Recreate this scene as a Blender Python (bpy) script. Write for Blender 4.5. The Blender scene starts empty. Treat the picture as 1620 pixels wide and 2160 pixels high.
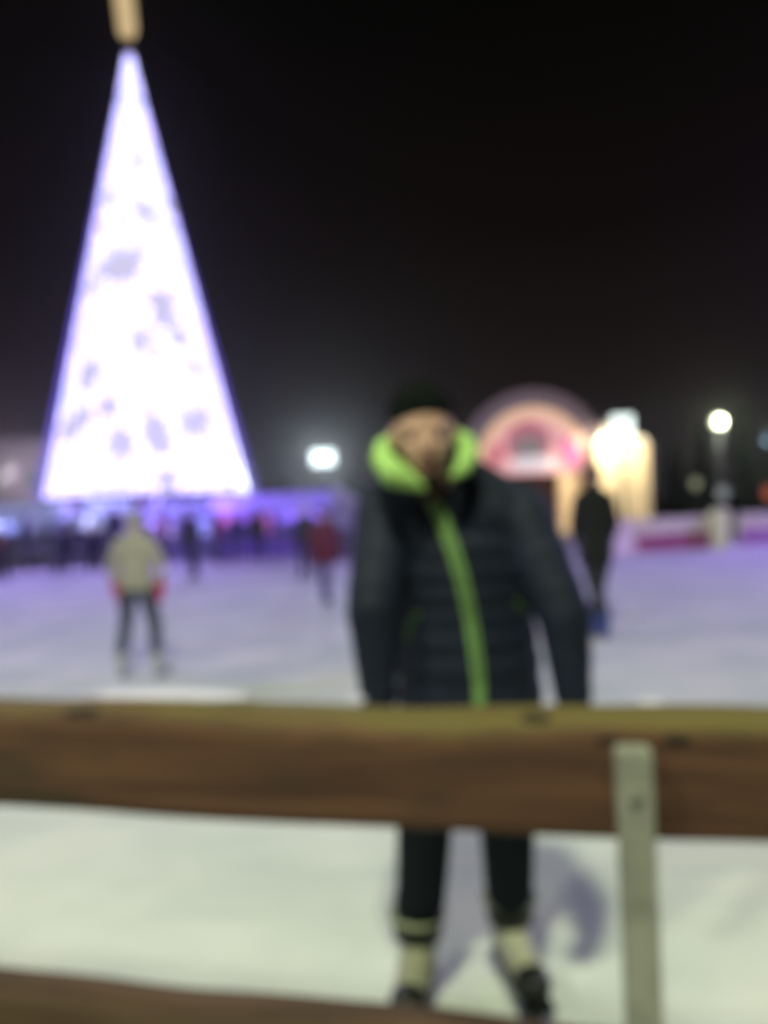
import bpy, bmesh, math, random
from mathutils import Vector, Matrix
from mathutils.bvhtree import BVHTree
random.seed(7)
S = bpy.context.scene
C = S.collection
R = math.radians

# ------------------------------------------------------------------ camera
F_PX, CAM_H, PITCH, ROLL = 1620.0, 1.42, R(0.7), R(2.5)
cam_d = bpy.data.cameras.new('camera')
cam = bpy.data.objects.new('camera', cam_d); C.objects.link(cam); S.camera = cam
cam_d.sensor_fit = 'VERTICAL'; cam_d.sensor_height = 36; cam_d.lens = 27
cam_d.clip_start = 0.02; cam_d.clip_end = 2000
Fw = Vector((0, math.cos(PITCH), -math.sin(PITCH)))
U0 = Vector((0, math.sin(PITCH), math.cos(PITCH))); R0 = Vector((1, 0, 0))
RT = R0 * math.cos(ROLL) - U0 * math.sin(ROLL)
UP = U0 * math.cos(ROLL) + R0 * math.sin(ROLL)
M = Matrix((RT, UP, -Fw)).transposed().to_4x4(); M.translation = (0, 0, CAM_H)
cam.matrix_world = M
# the photograph is focused far too near: everything from the rail to the skyline is defocused
cam_d.dof.use_dof = True
cam_d.dof.focus_distance = 0.12
cam_d.dof.aperture_fstop = 9.0

def at(px, py, Y):
    d = Fw + RT * ((px - 810) / F_PX) - UP * ((py - 1080) / F_PX)
    return Vector((0, 0, CAM_H)) + d * (Y / d.y)
def ground(px, py):
    d = Fw + RT * ((px - 810) / F_PX) - UP * ((py - 1080) / F_PX)
    return Vector((0, 0, CAM_H)) + d * (-CAM_H / d.z)

# ------------------------------------------------------------------ world and light
W = bpy.data.worlds.new('World'); S.world = W; W.use_nodes = True
nt = W.node_tree; nt.nodes.clear()
wo = nt.nodes.new('ShaderNodeOutputWorld'); bg = nt.nodes.new('ShaderNodeBackground')
tc = nt.nodes.new('ShaderNodeTexCoord'); sx = nt.nodes.new('ShaderNodeSeparateXYZ')
cr = nt.nodes.new('ShaderNodeValToRGB')
nt.links.new(tc.outputs['Generated'], sx.inputs[0]); nt.links.new(sx.outputs['Z'], cr.inputs[0])
e = cr.color_ramp.elements
e[0].position = 0.0; e[0].color = (.024, .021, .025, 1)
e[1].position = 0.6; e[1].color = (.0003, .0006, .0002, 1)
x = e.new(0.14); x.color = (.009, .0062, .0045, 1)
x = e.new(0.32); x.color = (.0036, .0020, .0006, 1)
nt.links.new(cr.outputs[0], bg.inputs[0]); nt.links.new(bg.outputs[0], wo.inputs[0])
bg.inputs[1].default_value = 1.0
S.view_settings.view_transform = 'Standard'; S.view_settings.look = 'None'
S.view_settings.exposure = 0; S.view_settings.gamma = 1
S.render.film_transparent = False
S.cycles.use_denoising = True
S.cycles.sample_clamp_indirect = 6
S.cycles.max_bounces = 8

def lamp(name, kind, loc, energy, col, target=None, size=.2, spot=None, parent=None):
    d = bpy.data.lights.new(name, kind); d.energy = energy; d.color = col
    if kind in ('POINT', 'SPOT'): d.shadow_soft_size = size
    if kind == 'SPOT': d.spot_size = R(spot or 100); d.spot_blend = .6
    o = bpy.data.objects.new(name, d); C.objects.link(o); o.location = loc
    if target is not None:
        o.rotation_euler = (Vector(target) - Vector(loc)).to_track_quat('-Z', 'Y').to_euler()
    return o
# rink floodlight on the near side, behind and above the photographer
lamp('unseen_floodlight', 'SPOT', (-0.35, -0.9, 6.4), 1300, (.93, 1.0, .66), (0.1, 3.2, 0), .25, 120)
lamp('unseen_floodlight', 'SPOT', (-4.2, -1.7, 6.6), 680, (.94, 1.0, .72), (0.8, 3.2, .5), .3, 110)  # second near lamp, added to fill the shade on the man's chest
# fill lamps added right and left of the frame, without masts
lamp('unseen_floodlight', 'SPOT', (9.5, 6.0, 9.0), 750, (.95, 1.0, .90), (2.5, 8, 0), .5, 125)
lamp('unseen_floodlight', 'SPOT', (-9.5, 6.5, 9.0), 900, (.95, 1.0, .90), (-2.5, 8, 0), .5, 125)
# unseen violet lamps added beyond the frame to tint the far ice
lamp('unseen_violet_floodlight', 'SPOT', (18, 16, 7.5), 8600, (.38, .24, 1.0), (3, 15, 0), .5, 78)
lamp('unseen_violet_floodlight', 'SPOT', (-17, 15, 7.5), 5000, (.38, .26, 1.0), (-3, 15, 0), .5, 78)

# ------------------------------------------------------------------ materials
MATS = {}
def mat(name, col, rough=.7, metal=0, emit=None, es=0, noise=None, bump=None, sheen=0, spec=.5, col2=None, nscale=(1, 1, 1), alpha=None):
    if name in MATS: return MATS[name]
    m = bpy.data.materials.new(name); m.use_nodes = True; MATS[name] = m
    n = m.node_tree; b = n.nodes['Principled BSDF']
    b.inputs['Base Color'].default_value = (*col, 1); b.inputs['Roughness'].default_value = rough
    b.inputs['Metallic'].default_value = metal; b.inputs['Specular IOR Level'].default_value = spec
    if sheen: b.inputs['Sheen Weight'].default_value = sheen
    if emit: b.inputs['Emission Color'].default_value = (*emit, 1); b.inputs['Emission Strength'].default_value = es
    if noise or bump:
        t = n.nodes.new('ShaderNodeTexCoord'); mp = n.nodes.new('ShaderNodeMapping')
        mp.inputs['Scale'].default_value = nscale
        n.links.new(t.outputs['Object'], mp.inputs[0])
    if noise:
        sc, amt = noise
        nz = n.nodes.new('ShaderNodeTexNoise'); nz.inputs['Scale'].default_value = sc; nz.inputs['Detail'].default_value = 6
        n.links.new(mp.outputs[0], nz.inputs[0])
        rp = n.nodes.new('ShaderNodeValToRGB'); n.links.new(nz.outputs[0], rp.inputs[0])
        c2 = col2 or tuple(c * (1 - amt) for c in col)
        rp.color_ramp.elements[0].position = .35; rp.color_ramp.elements[1].position = .65
        rp.color_ramp.elements[0].color = (*c2, 1); rp.color_ramp.elements[1].color = (*col, 1)
        n.links.new(rp.outputs[0], b.inputs['Base Color'])
    if bump:
        sc, st = bump
        nb = n.nodes.new('ShaderNodeTexNoise'); nb.inputs['Scale'].default_value = sc; nb.inputs['Detail'].default_value = 5
        n.links.new(mp.outputs[0], nb.inputs[0])
        bp = n.nodes.new('ShaderNodeBump'); bp.inputs['Strength'].default_value = st; bp.inputs['Distance'].default_value = .02
        n.links.new(nb.outputs[0], bp.inputs['Height']); n.links.new(bp.outputs[0], b.inputs['Normal'])
    return m

def mixnode(n, fac, a, b):
    x = n.nodes.new('ShaderNodeMix'); x.data_type = 'RGBA'
    if fac is not None: n.links.new(fac, x.inputs['Factor'])
    for k, v in (('A', a), ('B', b)):
        s = [i for i in x.inputs if i.name == k and i.type == 'RGBA'][0]
        if isinstance(v, tuple): s.default_value = (*v, 1)
        else: n.links.new(v, s)
    return [o for o in x.outputs if o.type == 'RGBA'][0]

def ice_material():
    m = mat('ice', (.74, .77, .74), .55, spec=.3)
    n = m.node_tree; b = n.nodes['Principled BSDF']; b.inputs['Specular IOR Level'].default_value = .12
    t = n.nodes.new('ShaderNodeTexCoord')
    def nz(scale, stretch, rot, det=6):
        mp = n.nodes.new('ShaderNodeMapping'); mp.inputs['Scale'].default_value = stretch
        mp.inputs['Rotation'].default_value = (0, 0, rot)
        n.links.new(t.outputs['Object'], mp.inputs[0])
        q = n.nodes.new('ShaderNodeTexNoise'); q.inputs['Scale'].default_value = scale; q.inputs['Detail'].default_value = det
        n.links.new(mp.outputs[0], q.inputs[0]); return q.outputs[0]
    def ramp(s, a, b2):
        r = n.nodes.new('ShaderNodeMapRange'); r.inputs[1].default_value = a; r.inputs[2].default_value = b2
        n.links.new(s, r.inputs[0]); return r.outputs[0]
    c = mixnode(n, ramp(nz(1.1, (1, 1, 1), 0), .38, .62), (.63, .68, .64), (.80, .81, .76))
    c = mixnode(n, ramp(nz(2.2, (.35, 2.2, 1), .5), .58, .72), c, (.58, .63, .62))
    c = mixnode(n, ramp(nz(9, (.25, 3.5, 1), -.7, 3), .60, .75), c, (.86, .88, .86))
    n.links.new(c, b.inputs['Base Color'])
    n.links.new(ramp(nz(1.7, (1, 1, 1), .3), .2, .9), b.inputs['Roughness'])
    b.inputs['Roughness'].default_value = .75
    bp = n.nodes.new('ShaderNodeBump'); bp.inputs['Strength'].default_value = .35; bp.inputs['Distance'].default_value = .01
    n.links.new(nz(14, (.4, 2, 1), .4), bp.inputs['Height']); n.links.new(bp.outputs[0], b.inputs['Normal'])
    for l in list(n.links):
        if l.to_socket == b.inputs['Roughness']: n.links.remove(l)
    return m

def wood_material(name='timber', olive=True):
    m = mat(name, (.16, .08, .045), .75, spec=.3)
    n = m.node_tree; b = n.nodes['Principled BSDF']
    t = n.nodes.new('ShaderNodeTexCoord')
    mp = n.nodes.new('ShaderNodeMapping'); mp.inputs['Scale'].default_value = (.6, 5, 9)
    n.links.new(t.outputs['Object'], mp.inputs[0])
    q = n.nodes.new('ShaderNodeTexNoise'); q.inputs['Scale'].default_value = 4; q.inputs['Detail'].default_value = 8
    q.inputs['Distortion'].default_value = .6
    n.links.new(mp.outputs[0], q.inputs[0])
    mr = n.nodes.new('ShaderNodeMapRange'); mr.inputs[1].default_value = .35; mr.inputs[2].default_value = .65
    n.links.new(q.outputs[0], mr.inputs[0])
    c = mixnode(n, mr.outputs[0], *(((.072, .034, .022), (.145, .068, .040)) if olive else ((.058, .034, .020), (.105, .060, .034))))
    q4 = n.nodes.new('ShaderNodeTexNoise'); q4.inputs['Scale'].default_value = 2.2; q4.inputs['Detail'].default_value = 7
    mp4 = n.nodes.new('ShaderNodeMapping'); mp4.inputs['Scale'].default_value = (1.5, 3, 5); n.links.new(t.outputs['Object'], mp4.inputs[0]); n.links.new(mp4.outputs[0], q4.inputs[0])
    mr4 = n.nodes.new('ShaderNodeMapRange'); mr4.inputs[1].default_value = .52; mr4.inputs[2].default_value = .70; mr4.inputs[4].default_value = .8; n.links.new(q4.outputs[0], mr4.inputs[0])
    c = mixnode(n, mr4.outputs[0], c, (.05, .036, .022))
    # light on the upper side painted in: olive on faces turned up
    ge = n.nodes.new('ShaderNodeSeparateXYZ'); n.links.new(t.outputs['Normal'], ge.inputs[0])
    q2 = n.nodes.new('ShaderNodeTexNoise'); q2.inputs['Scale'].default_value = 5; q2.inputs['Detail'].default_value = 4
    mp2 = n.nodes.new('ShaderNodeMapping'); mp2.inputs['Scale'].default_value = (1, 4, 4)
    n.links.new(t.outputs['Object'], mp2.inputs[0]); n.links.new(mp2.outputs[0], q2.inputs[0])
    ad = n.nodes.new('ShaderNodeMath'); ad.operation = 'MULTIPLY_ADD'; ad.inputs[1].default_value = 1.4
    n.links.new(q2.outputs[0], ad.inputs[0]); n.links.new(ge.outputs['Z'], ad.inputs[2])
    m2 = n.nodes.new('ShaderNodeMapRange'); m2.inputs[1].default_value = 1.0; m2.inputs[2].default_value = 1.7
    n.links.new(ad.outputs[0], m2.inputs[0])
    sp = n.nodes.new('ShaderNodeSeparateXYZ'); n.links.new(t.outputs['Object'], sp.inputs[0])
    ax_ = n.nodes.new('ShaderNodeMath'); ax_.operation = 'MULTIPLY_ADD'; ax_.inputs[1].default_value = .45; n.links.new(sp.outputs['X'], ax_.inputs[0]); n.links.new(ad.outputs[0], ax_.inputs[2]); n.links.new(ax_.outputs[0], m2.inputs[0])  # paints the dimmer left end: olive gives way to brown along X
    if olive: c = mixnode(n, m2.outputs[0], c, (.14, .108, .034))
    n.links.new(c, b.inputs['Base Color'])
    bp = n.nodes.new('ShaderNodeBump'); bp.inputs['Strength'].default_value = .6; bp.inputs['Distance'].default_value = .006
    n.links.new(q.outputs[0], bp.inputs['Height']); n.links.new(bp.outputs[0], b.inputs['Normal'])
    return m

def led_material():
    # strings of white-violet LEDs wound on the cone: bright net with small dimmer cells
    m = bpy.data.materials.new('led_net'); m.use_nodes = True
    n = m.node_tree; b = n.nodes['Principled BSDF']
    b.inputs['Base Color'].default_value = (.3, .3, .35, 1)
    t = n.nodes.new('ShaderNodeTexCoord')
    v = n.nodes.new('ShaderNodeTexVoronoi'); v.inputs['Scale'].default_value = 5.5
    n.links.new(t.outputs['Object'], v.inputs[0])
    q = n.nodes.new('ShaderNodeTexNoise'); q.inputs['Scale'].default_value = .9; q.inputs['Detail'].default_value = 2
    n.links.new(t.outputs['Object'], q.inputs[0])
    mr = n.nodes.new('ShaderNodeMapRange'); mr.inputs[1].default_value = 0; mr.inputs[2].default_value = .75
    mr.inputs[3].default_value = 1.35; mr.inputs[4].default_value = .45
    n.links.new(v.outputs['Distance'], mr.inputs[0])
    m3 = n.nodes.new('ShaderNodeMapRange'); m3.inputs[1].default_value = .40; m3.inputs[2].default_value = .6
    n.links.new(q.outputs[0], m3.inputs[0])
    c = mixnode(n, m3.outputs[0], (.66, .66, 1.3), (.80, .66, 1.45))
    n.links.new(c, b.inputs['Emission Color'])
    ml = n.nodes.new('ShaderNodeMath'); ml.operation = 'MULTIPLY'; ml.inputs[1].default_value = LED
    n.links.new(mr.outputs[0], ml.inputs[0]); n.links.new(ml.outputs[0], b.inputs['Emission Strength'])
    return m
LED = 2.7

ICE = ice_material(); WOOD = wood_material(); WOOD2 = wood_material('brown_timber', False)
SNOW = mat('snow', (.80, .82, .84), .8, bump=(30, .4))
STEEL = mat('galvanised_steel', (.36, .36, .31), .6, .1, noise=(14, .3), bump=(60, .1))
SKIN = mat('skin', (.66, .395, .31), .5, noise=(25, .12))

# ------------------------------------------------------------------ mesh helpers
def tag(o, label=None, cat=None, group=None, kind=None):
    if label: o['label'] = label
    if cat: o['category'] = cat
    if group: o['group'] = group
    if kind: o['kind'] = kind
    return o
def link(name, me, m, parent=None, loc=None, smooth=True):
    o = bpy.data.objects.new(name, me); C.objects.link(o)
    if m: me.materials.append(m)
    if smooth: me.polygons.foreach_set('use_smooth', [True] * len(me.polygons))
    if parent: o.parent = parent
    if loc is not None: o.location = loc
    return o
def obj(name, bm, m, parent=None, loc=None, smooth=False):
    bmesh.ops.recalc_face_normals(bm, faces=bm.faces)
    me = bpy.data.meshes.new(name); bm.to_mesh(me); bm.free()
    return link(name, me, m, parent, loc, smooth)
def empty(name, loc, rz=0):
    o = bpy.data.objects.new(name, None); C.objects.link(o); o.location = loc; o.rotation_euler.z = rz; o.empty_display_size = .2
    return o
def box(bm, c, s, rot=None, bev=0):
    r = bmesh.ops.create_cube(bm, size=1, matrix=Matrix.Translation(c) @ (rot or Matrix()) @ Matrix.Diagonal((*s, 1)))
    if bev:
        es = list({e for v in r['verts'] for e in v.link_edges})
        bmesh.ops.bevel(bm, geom=es, offset=bev, segments=2, affect='EDGES', clamp_overlap=True)
def frame(axis):
    a = axis.normalized(); u = a.cross(Vector((0, 0, 1)))
    if u.length < .05: u = a.cross(Vector((0, 1, 0)))
    u.normalize(); return u, a.cross(u).normalized()
def rings(bm, rs):
    "rs: list of (center, U, V) ellipse half-axes"
    n = 20; prev = None; first = None
    for c, u, v in rs:
        cur = [bm.verts.new(c + u * math.cos(2 * math.pi * k / n) + v * math.sin(2 * math.pi * k / n)) for k in range(n)]
        if prev:
            for k in range(n): bm.faces.new((prev[k], prev[(k + 1) % n], cur[(k + 1) % n], cur[k]))
        else: first = cur
        prev = cur
    bm.faces.new(first[::-1]); bm.faces.new(prev)
def cap(bm, p0, p1, r0, r1, flat=1, up=None):
    p0 = Vector(p0); p1 = Vector(p1); a = (p1 - p0); L = a.length
    if L < 1e-5: a = Vector((0, 0, 1)); L = 1e-5
    a = a / L
    if up is not None:
        v = (Vector(up) - a * a.dot(Vector(up))).normalized(); u = v.cross(a).normalized()
    else: u, v = frame(a)
    rs = []
    for t in (-80, -60, -40, -20, 0):
        s, c = math.sin(R(t)), math.cos(R(t)); rs.append((p0 + a * (r0 * s), u * r0 * c, v * r0 * c * flat))
    for k in (.25, .5, .75):
        r = r0 + (r1 - r0) * k; rs.append((p0 + a * (L * k), u * r, v * r * flat))
    for t in (0, 20, 40, 60, 80):
        s, c = math.sin(R(t)), math.cos(R(t)); rs.append((p1 + a * (r1 * s), u * r1 * c, v * r1 * c * flat))
    rings(bm, rs)
def chain(bm, pts, flat=1, up=None):
    for (a, ra), (b, rb) in zip(pts[:-1], pts[1:]): cap(bm, a, b, ra, rb, flat, up)
def ball(bm, c, s, rot=None):
    bmesh.ops.create_uvsphere(bm, u_segments=20, v_segments=14, radius=1,
        matrix=Matrix.Translation(c) @ (rot or Matrix()) @ Matrix.Diagonal((*s, 1)))
def tube(bm, pts, r, n=10):
    pts = [Vector(p) for p in pts]; rs = []
    for i, p in enumerate(pts):
        a = (pts[min(i + 1, len(pts) - 1)] - pts[max(i - 1, 0)]); u, v = frame(a)
        rr = r[i] if isinstance(r, (list, tuple)) else r
        rs.append((p, u * rr, v * rr))
    rings(bm, rs)
def fuse(bm, voxel, smooth=3):
    "one continuous surface from overlapping volumes"
    bmesh.ops.recalc_face_normals(bm, faces=bm.faces)
    me = bpy.data.meshes.new('fuse'); bm.to_mesh(me); bm.free()
    o = bpy.data.objects.new('fuse', me); C.objects.link(o)
    m = o.modifiers.new('r', 'REMESH'); m.mode = 'VOXEL'; m.voxel_size = voxel
    if smooth:
        s = o.modifiers.new('s', 'SMOOTH'); s.iterations = smooth; s.factor = .5
    dg = bpy.context.evaluated_depsgraph_get()
    out = bpy.data.meshes.new_from_object(o.evaluated_get(dg)); bpy.data.objects.remove(o); bpy.data.meshes.remove(me)
    return out
def slab(bm, outline, y0, y1):
    "extruded outline in x,z"
    a = [bm.verts.new((x, y0, z)) for x, z in outline]; b = [bm.verts.new((x, y1, z)) for x, z in outline]
    bm.faces.new(a); bm.faces.new(b[::-1]); n = len(a)
    for k in range(n): bm.faces.new((a[k], b[k], b[(k + 1) % n], a[(k + 1) % n]))

# ------------------------------------------------------------------ setting: ground, ice
bm = bmesh.new(); box(bm, (0, 100, -.15), (260, 240, .2)); o = obj('ground', bm, mat('trampled_snow_ground', (.48, .48, .50), .8, noise=(1.2, .4), bump=(4, .5))); tag(o, kind='structure')
bm = bmesh.new()
n = 60
far = 18.2
pts = [(-16, .5), (16, .5)] + [(16, 15.5), (14, 17.6), (11, 18.6), (-6, 18.2), (-13, 16.5), (-16, 13)]
f = bm.faces.new([bm.verts.new((x, y, 0)) for x, y in pts])
bmesh.ops.extrude_face_region(bm, geom=[f])
for v in bm.verts[:len(pts)]: v.co.z = -.046
o = obj('ice_rink', bm, ICE); tag(o, kind='structure')

# ------------------------------------------------------------------ fence: two timber rails with a steel post in front
YAW = -math.atan(.215)
fence = empty('rink_fence', (0, 1.34, 0), YAW)
tag(fence, 'heavy brown timber rail fence across the foreground with a grey steel post', 'fence')
def timber(name, z0, z1, y0, y1, x0=-2.6, x1=2.0, seed=0, lean=0.0, m=None):
    rnd = random.Random(seed); bm = bmesh.new(); rs = []; N = 120; K = 24; prev = None
    ph = [rnd.uniform(0, 6) for _ in range(8)]
    for i in range(N + 1):
        x = x0 + (x1 - x0) * i / N
        w = lambda a, f: a * math.sin(x * f + ph[int(f * 10) % 8])
        top = z1 + w(.005, 2.3) + w(.0045, 7.1) + w(.0015, 17) + lean * x
        bot = z0 + w(.003, 3.1) + w(.002, 8.3) + lean * x
        fr = y0 + w(.003, 4.1); bk = y1 + w(.004, 3.7)
        cy, cz, hy, hz = (fr + bk) / 2, (top + bot) / 2, (bk - fr) / 2, (top - bot) / 2
        cur = []
        for k in range(K):
            a = 2 * math.pi * k / K; c, s = math.cos(a), math.sin(a); p = .34
            cur.append(bm.verts.new((x, cy + hy * math.copysign(abs(c) ** p, c), cz + hz * math.copysign(abs(s) ** p, s))))
        if prev:
            for k in range(K): bm.faces.new((prev[k], prev[(k + 1) % K], cur[(k + 1) % K], cur[k]))
        else: bm.faces.new(cur[::-1])
        prev = cur
    bm.faces.new(prev)
    return obj(name, bm, m or WOOD, fence, smooth=True)
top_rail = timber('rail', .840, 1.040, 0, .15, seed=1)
low_rail = timber('rail', .29, .462, 0, .12, seed=2, m=WOOD2)
# knots in the timber
KN = mat('knot_wood', (.022, .014, .009), .9)
def knot(x, y, z, s, ax):
    bm = bmesh.new(); ball(bm, (x, y, z), s); obj('knot', bm, KN, top_rail, smooth=True)
knot(.245, .035, 1.034, (.030, .020, .010), 'z'); knot(.47, .012, 1.012, (.032, .012, .012), 'z')
knot(-.015, .003, .945, (.012, .006, .012), 'y'); knot(.36, .012, 1.011, (.03, .012, .010), 'z'); knot(-.62, .03, 1.034, (.05, .02, .009), 'z')
post = None
bm = bmesh.new(); box(bm, (.397, -.033, .455), (.056, .05, 1.11), bev=.004)
post = obj('post', bm, STEEL, fence, smooth=False)
bm = bmesh.new()
for z in (.95,):
    bmesh.ops.create_cone(bm, cap_ends=True, segments=6, radius1=.012, radius2=.012, depth=.01, matrix=Matrix.Translation((.395, -.062, z)) @ Matrix.Rotation(R(90), 4, 'X'))
obj('bolt', bm, STEEL, post)
# snow lying on the rail
def snow_on_rail(x0, x1, y, z, w, h, label, seed):
    rnd = random.Random(seed); bm = bmesh.new(); N = 24; rs = []
    for i in range(N + 1):
        t = i / N; s = max(.08, math.sin(math.pi * t) ** .35) * (1 + rnd.uniform(-.15, .15))
        rs.append((Vector((x0 + (x1 - x0) * t, y, z)), Vector((0, w * s, 0)), Vector((0, 0, h * s))))
    rings(bm, rs)
    Mw = Matrix.Translation((0, 1.34, 0)) @ Matrix.Rotation(YAW, 4, 'Z')
    o = obj('snow_strip', bm, mat('lilac_frost', (.66, .62, .84), .7, bump=(40, .4)), smooth=True); o.matrix_world = Mw
    tag(o, label, 'snow', 'snow left on the top rail')
snow_on_rail(-.67, -.31, .125, 1.042, .022, .012, 'long strip of snow on the top rail below the beige jacketed skater', 3)
snow_on_rail(-.12, -.08, .13, 1.041, .012, .004, 'small lump of snow on the top rail left of the man', 4)
snow_on_rail(.42, .47, .13, 1.041, .012, .005, 'small lump of snow on the top rail behind the steel post', 5)

# ------------------------------------------------------------------ people
def hand(bm, w, d, nrm, side, curl=.6, s=1.0, grow=0.0):
    """palm + four unequal fingers + thumb. w wrist, d pointing direction, nrm palm normal, side = +-1 where the thumb is"""
    d = Vector(d).normalized(); nrm = (Vector(nrm) - d * d.dot(Vector(nrm))).normalized(); lat = d.cross(nrm).normalized() * side
    pc = Vector(w)
    g = grow
    cap(bm, pc + d * .015 * s, pc + d * .075 * s, (.030 + g) * s, (.040 + g) * s, .45, nrm)
    for k, (off, L) in enumerate(((.030, .072), (.010, .080), (-.011, .074), (-.030, .058))):
        p = pc + d * .088 * s + lat * off * s; ang = 0; a = d
        for j, fr in enumerate((.45, .32, .23)):
            ang += curl * (.75 + .12 * k) * (1 if j else .7)
            a = d * math.cos(ang) + nrm * math.sin(ang)
            q = p + a * L * fr * s; r = (.0088 - .0008 * j + g) * s
            cap(bm, p, q, r, r * .93); p = q
    p = pc + d * .03 * s + lat * .030 * s
    a1 = (d * .6 + lat * .75 + nrm * .25).normalized(); q = p + a1 * .038 * s; cap(bm, p, q, (.0125 + g) * s, (.0105 + g) * s)
    a2 = (d * .75 + lat * .25 + nrm * (.3 + curl * .6)).normalized(); cap(bm, q, q + a2 * .034 * s, (.0105 + g) * s, (.0085 + g) * s)

def head(bm, c, s, fwd, up):
    f = Vector(fwd).normalized(); u = (Vector(up) - f * f.dot(Vector(up))).normalized(); r = f.cross(u).normalized()
    B = Matrix((r, f, u)).transposed().to_4x4()
    def L(x, y, z): return Vector(c) + (r * x + f * y + u * z) * s
    def el(x, y, z, a, b, d): ball(bm, L(x, y, z), (a * s, b * s, d * s), B)
    el(0, -.012, .030, .076, .094, .088)         # skull
    el(0, .022, -.035, .060, .066, .080)         # face
    el(0, .050, -.092, .030, .030, .024)         # chin
    el(0, .088, -.012, .011, .014, .028); el(0, .099, -.028, .014, .014, .011)   # nose
    el(.030, .066, .014, .022, .016, .010); el(-.030, .066, .014, .022, .016, .010)   # brows
    el(.037, .058, -.032, .020, .020, .018); el(-.037, .058, -.032, .020, .020, .018)  # cheeks
    el(0, .078, -.060, .024, .012, .007); el(0, .076, -.072, .021, .012, .007)   # lips
    el(.078, -.004, -.012, .010, .018, .030); el(-.078, -.004, -.012, .010, .018, .030)  # ears
    return L, B

EYE = mat('eye', (.05, .035, .03), .2)
LIP = mat('lips', (.13, .020, .018), .7)
def face_parts(root, L, B, s, mouth_open=0):
    for sx_ in (-1, 1):
        bm = bmesh.new(); ball(bm, L(.031 * sx_, .0705, -.006), (.0125 * s, .009 * s, .006 * s), B); obj('eye', bm, EYE, root, smooth=True)
    bm = bmesh.new(); ball(bm, L(0, .079 if mouth_open else .085, -.066 - mouth_open * .003), ((.019 + mouth_open * .002) * s, .010 * s, (.0045 + mouth_open * .008) * s), B)
    obj('mouth', bm, LIP, root, smooth=True)

def skate(root, ank, toe, s, upper, trim, blades=True, cuff=None, voxel=.006):
    """boot from the ankle joint to the toe; toe given at sole level direction"""
    ank = Vector(ank); toe = Vector(toe); d = Vector((toe.x - ank.x, toe.y - ank.y, 0)); d.normalize()
    sole = .05 * s + (.055 * s if blades else 0)
    heel = Vector((ank.x, ank.y, 0)) - d * .045 * s; hz = ank.z
    bm = bmesh.new()
    cap(bm, ank + Vector((0, 0, .05 * s)), Vector((ank.x, ank.y, sole + .035 * s)) - d * .01, .054 * s, .046 * s)
    cap(bm, Vector((heel.x, heel.y, sole)) + d * .01, Vector((ank.x, ank.y, sole)) + d * .10 * s, .040 * s, .043 * s, .85)
    cap(bm, Vector((ank.x, ank.y, sole + .04 * s)), Vector((ank.x, ank.y, sole + .008 * s)) + d * .12 * s, .045 * s, .038 * s)
    b = link('boot', fuse(bm, voxel), upper, root)
    bm = bmesh.new(); cap(bm, Vector((ank.x, ank.y, sole)) + d * .155 * s, Vector((ank.x, ank.y, sole + .004)) + d * .175 * s, .045 * s, .040 * s, .85)
    link('toe_cap', fuse(bm, voxel), trim, b)
    bm = bmesh.new()
    p0 = Vector((heel.x, heel.y, sole - .035 * s)); rot = Matrix.Rotation(math.atan2(d.y, d.x), 4, 'Z')
    L = .27 * s; mid = heel + d * .12 * s
    box(bm, (mid.x, mid.y, sole - .042 * s), (L, .075 * s, .016 * s), rot, .004)
    obj('sole', bm, trim, b)
    if blades:
        for q in (-.075, .085):
            bm = bmesh.new(); c = mid + d * q * s; box(bm, (c.x, c.y, sole - .063 * s), (.06 * s, .02 * s, .028 * s), rot, .002)
            obj('blade_holder', bm, trim, b)
        bm = bmesh.new(); box(bm, (mid.x, mid.y, (sole - .07 * s) / 2), (.29 * s, .006 * s, sole - .070 * s), rot, .001)
        obj('blade', bm, mat('blade_steel', (.35, .38, .33), .35, .8), b)
    bm = bmesh.new(); 
    tp = ank + Vector((0, 0, .075 * s))
    rings(bm, [(tp - Vector((0, 0, k * s)), Vector((r_ * s, 0, 0)), Vector((0, r_ * s, 0))) for k, r_ in ((-.02, .055), (.004, .062), (.03, .063), (.046, .060), (.05, .05))])
    link('cuff', fuse(bm, voxel), trim, b)
    if cuff:
        bm = bmesh.new(); tp2 = ank + Vector((0, 0, .086 * s))
        n_ = 24
        tube(bm, [tp2 + Vector((math.cos(t) * .066 * s, math.sin(t) * .066 * s, 0)) for t in [2 * math.pi * k / n_ for k in range(n_ + 1)]], .007 * s)
        obj('cuff_stripe', bm, cuff, b, smooth=True)
    return b

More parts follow.
